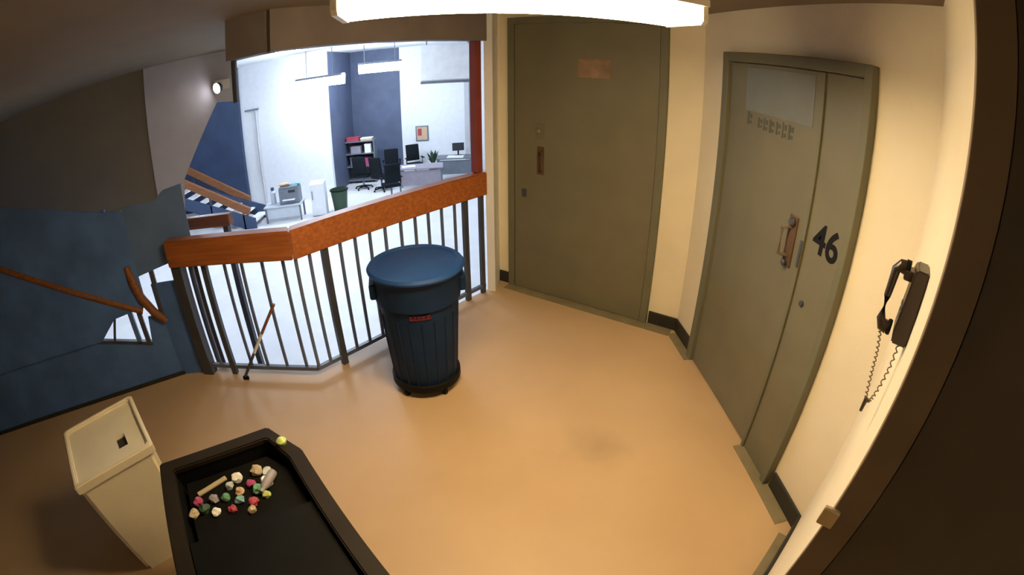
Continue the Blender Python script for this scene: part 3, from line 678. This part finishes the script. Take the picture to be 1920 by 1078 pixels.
# stair flight in the hall
sf = thing('stair_flight', 'steel stair flight with pale treads and wooden handrails in the hall', 'stairs', (-6.4, 12.0, ZL))
nst = 10
for k in range(nst):
    z = ZL + 0.17 * (k + 1); x = -6.55 - 0.44 * k; 
    b = new(); box(b, (x, 12.45, z - 0.02), (0.34, 1.05, 0.04)); tr = obj('tread', b, M_paper, sf)
    b = new(); box(b, (x - 0.20, 12.45, z - 0.10), (0.04, 1.05, 0.15)); obj('riser', b, M_navy, sf)
for y in (11.90, 13.00):
    b = new(); upright(b, (-6.3, y), (-1, 0), [(0, ZL), (0.35, ZL), (4.5, -0.28), (4.5, 0.02), (4.4, 0.02), (0, ZL + 0.30)], 0.05); obj('stringer', b, M_navy, sf)
for y, (x0, z0), (x1, z1) in ((11.90, (-6.45, -1.30), (-10.2, 0.55)), (13.05, (-7.0, -1.25), (-10.2, 0.50))):
    b = new(); span_p = [(x0, y, z0), (x1, y, z1)]
    d = Vector(span_p[1]) - Vector(span_p[0]); c = (Vector(span_p[1]) + Vector(span_p[0])) / 2
    box(b, c, (d.length, 0.10, 0.22), rot=d.to_track_quat('X', 'Z').to_matrix(), bevel=0.01); hr = obj('handrail', b, M_railv, sf)
    for k in range(4):
        t = 0.06 + 0.29 * k; p = Vector(span_p[0]).lerp(Vector(span_p[1]), t)
        b = new(); box(b, (p.x, p.y, p.z - 0.42), (0.05, 0.05, 0.72)); obj('newel', b, M_post if k else M_railv, sf)
b = new(); box(b, (-11.6, 12.45, -0.12), (2.4, 1.3, 0.2)); obj('upper_landing', b, M_navy, sf)
b = new(); box(b, (-11.6, 12.45, -1.0), (2.3, 1.2, 1.55)); obj('landing_base', b, M_navy, sf)

# wall pipe
pp = thing('wall_pipe', 'thin grey pipe with a bracket on the bright hall wall', 'pipe', (-7.12, 14.44, ZL))
b = new(); tube(b, [(0, -0.0, 0.02), (0, 0, 3.2)], 0.035, 10); local('pipe', b, M_plaster, pp, True)
b = new(); box(b, (-0.15, 0.0, 3.2), (0.5, 0.08, 0.05)); local('bracket', b, M_greymetal, pp)

# furniture of the hall
def table(name, label, loc, size, rz, top_m, leg_m, panel=True, group=None):
    t = thing(name, label, 'table' if 'table' in name else 'desk', loc, rz, group)
    lx, ly, h = size
    b = new(); box(b, (0, 0, h - 0.02), (lx, ly, 0.04), 0, 0.005); local('top', b, top_m, t)
    for sx in (-1, 1):
        for sy in (-1, 1):
            b = new(); box(b, (sx * (lx / 2 - 0.05), sy * (ly / 2 - 0.05), (h - 0.04) / 2), (0.05, 0.05, h - 0.04)); local('leg', b, leg_m, t)
    if panel:
        b = new(); box(b, (0, -ly / 2 + 0.06, h * 0.58), (lx - 0.14, 0.02, h * 0.62)); local('modesty_panel', b, top_m, t)
    return t
def chair(label, loc, rz):
    t = thing('office_chair', label, 'chair', loc, rz, 'black office chairs in the hall')
    b = new(); box(b, (0, 0, 0.47), (0.50, 0.48, 0.09), 0, 0.03); local('seat', b, M_blackfab, t, True)
    b = new(); box(b, (0, 0.25, 0.86), (0.48, 0.08, 0.58), 0, 0.035, rot=Matrix.Rotation(R(-8), 3, 'X')); local('backrest', b, M_blackfab, t, True)
    b = new(); tube(b, [(0, 0, 0.10), (0, 0, 0.43)], 0.03, 10); local('gas_column', b, M_greymetal, t)
    for sx in (-1, 1):
        b = new(); tube(b, [(sx * 0.24, 0.05, 0.46), (sx * 0.29, 0.05, 0.50), (sx * 0.29, 0.05, 0.68)], 0.018, 8); ar = local('arm_post', b, M_black, t)
        b = new(); box(b, (sx * 0.29, 0.02, 0.695), (0.07, 0.28, 0.03), 0, 0.01); local('armrest', b, M_black, ar)
    for k in range(5):
        a = 2 * PI * k / 5
        b = new(); tube(b, [(0, 0, 0.11), (0.28 * math.cos(a), 0.28 * math.sin(a), 0.075)], [0.03, 0.018], 8); lg = local('base_leg', b, M_black, t)
        b = new(); bmesh.ops.create_uvsphere(b, u_segments=10, v_segments=6, radius=0.032); bmesh.ops.translate(b, vec=(0.29 * math.cos(a), 0.29 * math.sin(a), 0.032), verts=b.verts); local('caster', b, M_black, lg)
    return t
# bright corner: low pale table, box of papers, small fridge, black bin
table('side_table', 'low pale table with dark legs before the bright hall wall', (-5.60, 12.55, ZL), (1.15, 0.6, 0.48), R(8), M_desklight, M_greymetal)
t = thing('printer', 'grey office machine standing on the low pale table', 'printer', (-5.38, 12.58, ZL + 0.481), R(8))
b = new(); box(b, (0, 0, 0.22), (0.60, 0.42, 0.44), 0, 0.02); local('body', b, M_greymetal, t)
b = new(); box(b, (0, -0.03, 0.465), (0.56, 0.38, 0.05), 0, 0.01); local('scanner_lid', b, M_deskdark, t)
b = new(); box(b, (0, -0.26, 0.14), (0.36, 0.14, 0.02)); local('paper_tray', b, M_paper, t)
b = new(); box(b, (0.1, -0.215, 0.36), (0.20, 0.012, 0.07)); local('control_panel', b, M_screen, t)
b = crumple(0.14, 77); bmesh.ops.scale(b, vec=(1.4, 1, .6), verts=b.verts); bmesh.ops.translate(b, vec=(-5.54, 12.58, ZL + 0.481 + 0.49 + 0.037), verts=b.verts)
tag(obj('paper_heap', b, M_tan), 'tan heap of paper on top of the grey machine', 'paper')
b = crumple(0.10, 78); bmesh.ops.scale(b, vec=(1.5, 1, .5), verts=b.verts); bmesh.ops.translate(b, vec=(-5.17, 12.60, ZL + 0.481 + 0.49 + 0.022), verts=b.verts)
tag(obj('folded_cloth', b, M_teal), 'teal cloth lying on the grey machine', 'cloth')
t = thing('water_bottle', 'tall pale bottle with dark cap beside the grey machine', 'bottle', (-5.93, 12.55, ZL + 0.481))
b = new(); lathe(b, [(0.075, 0), (0.08, 0.02), (0.08, 0.34), (0.03, 0.40)], seg=18); local('body', b, M_desklight, t, True)
b = new(); lathe(b, [(0.05, 0.40), (0.05, 0.48)], seg=14); local('cap', b, M_navy, t, True)
t = thing('mini_fridge', 'white upright cabinet at the end of the bright hall wall', 'cabinet', (-4.58, 12.80, ZL), R(10))
b = new(); box(b, (0, 0, 0.48), (0.42, 0.45, 0.95), 0, 0.015); local('body', b, M_white, t)
b = new(); box(b, (0, -0.24, 0.48), (0.40, 0.03, 0.90), 0, 0.008); dr = local('door', b, M_white, t)
b = new(); box(b, (-0.15, -0.265, 0.62), (0.02, 0.02, 0.25)); local('handle', b, M_greymetal, dr)
t = thing('waste_basket', 'dark green waste basket beside the white cabinet', 'bin', (-4.02, 13.0, ZL))
b = new(); lathe(b, [(0.19, 0), (0.25, 0.60), (0.265, 0.61), (0.265, 0.63), (0.24, 0.63), (0.18, 0.02)], seg=26, cap1=True); local('body', b, M_leaf, t, True)
b = new(); lathe(b, [(0.262, 0.60), (0.275, 0.605), (0.275, 0.635), (0.262, 0.64)], seg=26, cap0=False, cap1=False); local('rim', b, M_black, t, True)
# dark recess: shelf unit with things, chairs
t = thing('shelf_unit', 'dark shelf unit full of boxes in the blue recess', 'shelf', (-4.15, 16.4, ZL), R(0))
for sx in (-0.55, 0.55):
    b = new(); box(b, (sx, 0, 0.75), (0.04, 0.45, 1.5)); local('side_panel', b, M_deskdark, t)
for z in (0.10, 0.60, 1.05, 1.48):
    b = new(); box(b, (0, 0, z), (1.06, 0.44, 0.035)); local('shelf', b, M_deskdark, t)
b = new(); box(b, (0, 0.21, 0.75), (1.06, 0.015, 1.4)); local('back_panel', b, M_post, t)
def carton(label, m, loc, s, rz=0, lidm=None):
    t = thing('carton', label, 'box', loc, rz, 'cartons in the blue recess')
    b = new(); box(b, (0, 0, s[2] / 2), s, 0, 0.006); bd = local('body', b, m, t)
    b = new(); box(b, (0, 0, s[2] + 0.012), (s[0] + 0.02, s[1] + 0.02, 0.024), 0, 0.005); local('lid', b, lidm or m, t)
zt = ZL + 1.498
carton('red carton on top of the recess shelf unit', M_redbox, (-4.35, 16.35, zt), (0.44, 0.30, 0.12))
carton('flat tan carton with white lid on top of the recess shelf unit', M_tan, (-3.86, 16.35, zt), (0.40, 0.30, 0.07), 0, M_paper)
carton('white carton on the upper shelf of the recess unit', M_paper, (-3.82, 16.32, ZL + 1.069), (0.22, 0.28, 0.28))
carton('mauve carton on the upper shelf of the recess unit', M_purpletop, (-4.25, 16.32, ZL + 1.069), (0.36, 0.28, 0.22))
carton('grey carton on the middle shelf of the recess unit', M_greymetal, (-4.3, 16.32, ZL + 0.619), (0.34, 0.28, 0.3))
carton('dull pink carton on the middle shelf of the recess unit', M_mag, (-3.9, 16.32, ZL + 0.619), (0.26, 0.28, 0.24))
chair('black office chair in front of the recess shelf unit', (-3.85, 15.35, ZL), R(170))
chair('black office chair drawn up at the mauve desk', (-2.62, 13.75, ZL), R(205))
chair('black office chair standing between the shelf unit and the mauve desk', (-3.15, 14.95, ZL), R(150))
chair('black office chair against the dark blue back wall of the recess', (-3.05, 16.45, ZL), R(190))
chair('tall-backed black office chair against the far white wall', (-2.25, 16.6, ZL), R(25))
# far right: desks
table('office_desk', 'mauve-topped desk with white papers in the hall', (-1.85, 14.9, ZL), (1.4, 0.75, 0.75), R(4), M_purpletop, M_deskdark)
b = new(); box(b, (-2.22, 14.82, ZL + 0.761), (0.42, 0.26, 0.02), R(15), 0.003); tag(obj('paper_stack', b, M_paper), 'stack of white paper on the mauve desk', 'paper')
table('office_desk', 'dark grey desk by the far white wall', (-0.85, 16.2, ZL), (1.2, 0.7, 0.76), R(0), M_deskdark, M_deskdark)
b = new(); box(b, (-0.80, 16.05, ZL + 0.776), (0.55, 0.34, 0.03), R(-6), 0.003); tag(obj('paper_stack', b, M_paper), 'stack of white paper on the dark grey desk', 'paper')
t = thing('computer_monitor', 'dark computer monitor on the dark grey desk', 'monitor', (-0.72, 16.38, ZL + 0.761), R(10))
b = new(); box(b, (0, 0, 0.008), (0.22, 0.14, 0.016)); local('foot', b, M_black, t)
b = new(); box(b, (0, 0.02, 0.10), (0.05, 0.03, 0.18)); local('neck', b, M_black, t)
b = new(); box(b, (0, 0, 0.30), (0.40, 0.035, 0.27), 0, 0.006); cs = local('casing', b, M_black, t)
b = new(); box(b, (0, -0.019, 0.30), (0.37, 0.004, 0.24)); local('screen', b, M_screen, cs)
# framed picture and plant
t = thing('wall_poster', 'small framed picture on the far white wall', 'picture', (-2.06, 17.47, -0.36))
b = new(); box(b, (0, 0, 0), (0.46, 0.03, 0.56), 0, 0.005); local('frame', b, M_greymetal, t)
b = new(); box(b, (0, -0.018, 0), (0.38, 0.008, 0.48)); pc_ = local('picture', b, M_tan, t)
b = new(); box(b, (-0.08, -0.024, 0.05), (0.14, 0.006, 0.26)); local('picture_patch', b, M_redbox, pc_)
t = thing('potted_plant', 'dark bushy potted plant between the black chair and grey desk', 'plant', (-1.62, 16.75, ZL))
b = new(); lathe(b, [(0.14, 0), (0.19, 0.34), (0.20, 0.36), (0.17, 0.36)], seg=20); local('pot', b, M_pot, t, True)
random.seed(3)
for k in range(26):
    a = 2 * PI * k / 26 * 3.7; h = 0.62 + 0.35 * random.random(); r = 0.12 + 0.16 * random.random()
    b = new(); c = Vector((r * math.cos(a), r * math.sin(a), h)); base_ = Vector((0, 0, 0.34)); s = Vector((-math.sin(a), math.cos(a), 0)) * 0.05
    mid = base_.lerp(c, 0.6) + Vector((0, 0, 0.06))
    v = [b.verts.new(base_), b.verts.new(mid + s), b.verts.new(c), b.verts.new(mid - s), b.verts.new(mid + Vector((0, 0, 0.012)))]
    for f in ((0, 1, 4), (1, 2, 4), (2, 3, 4), (3, 0, 4)): b.faces.new([v[i] for i in f])
    local('leaf', b, M_leaf, t)
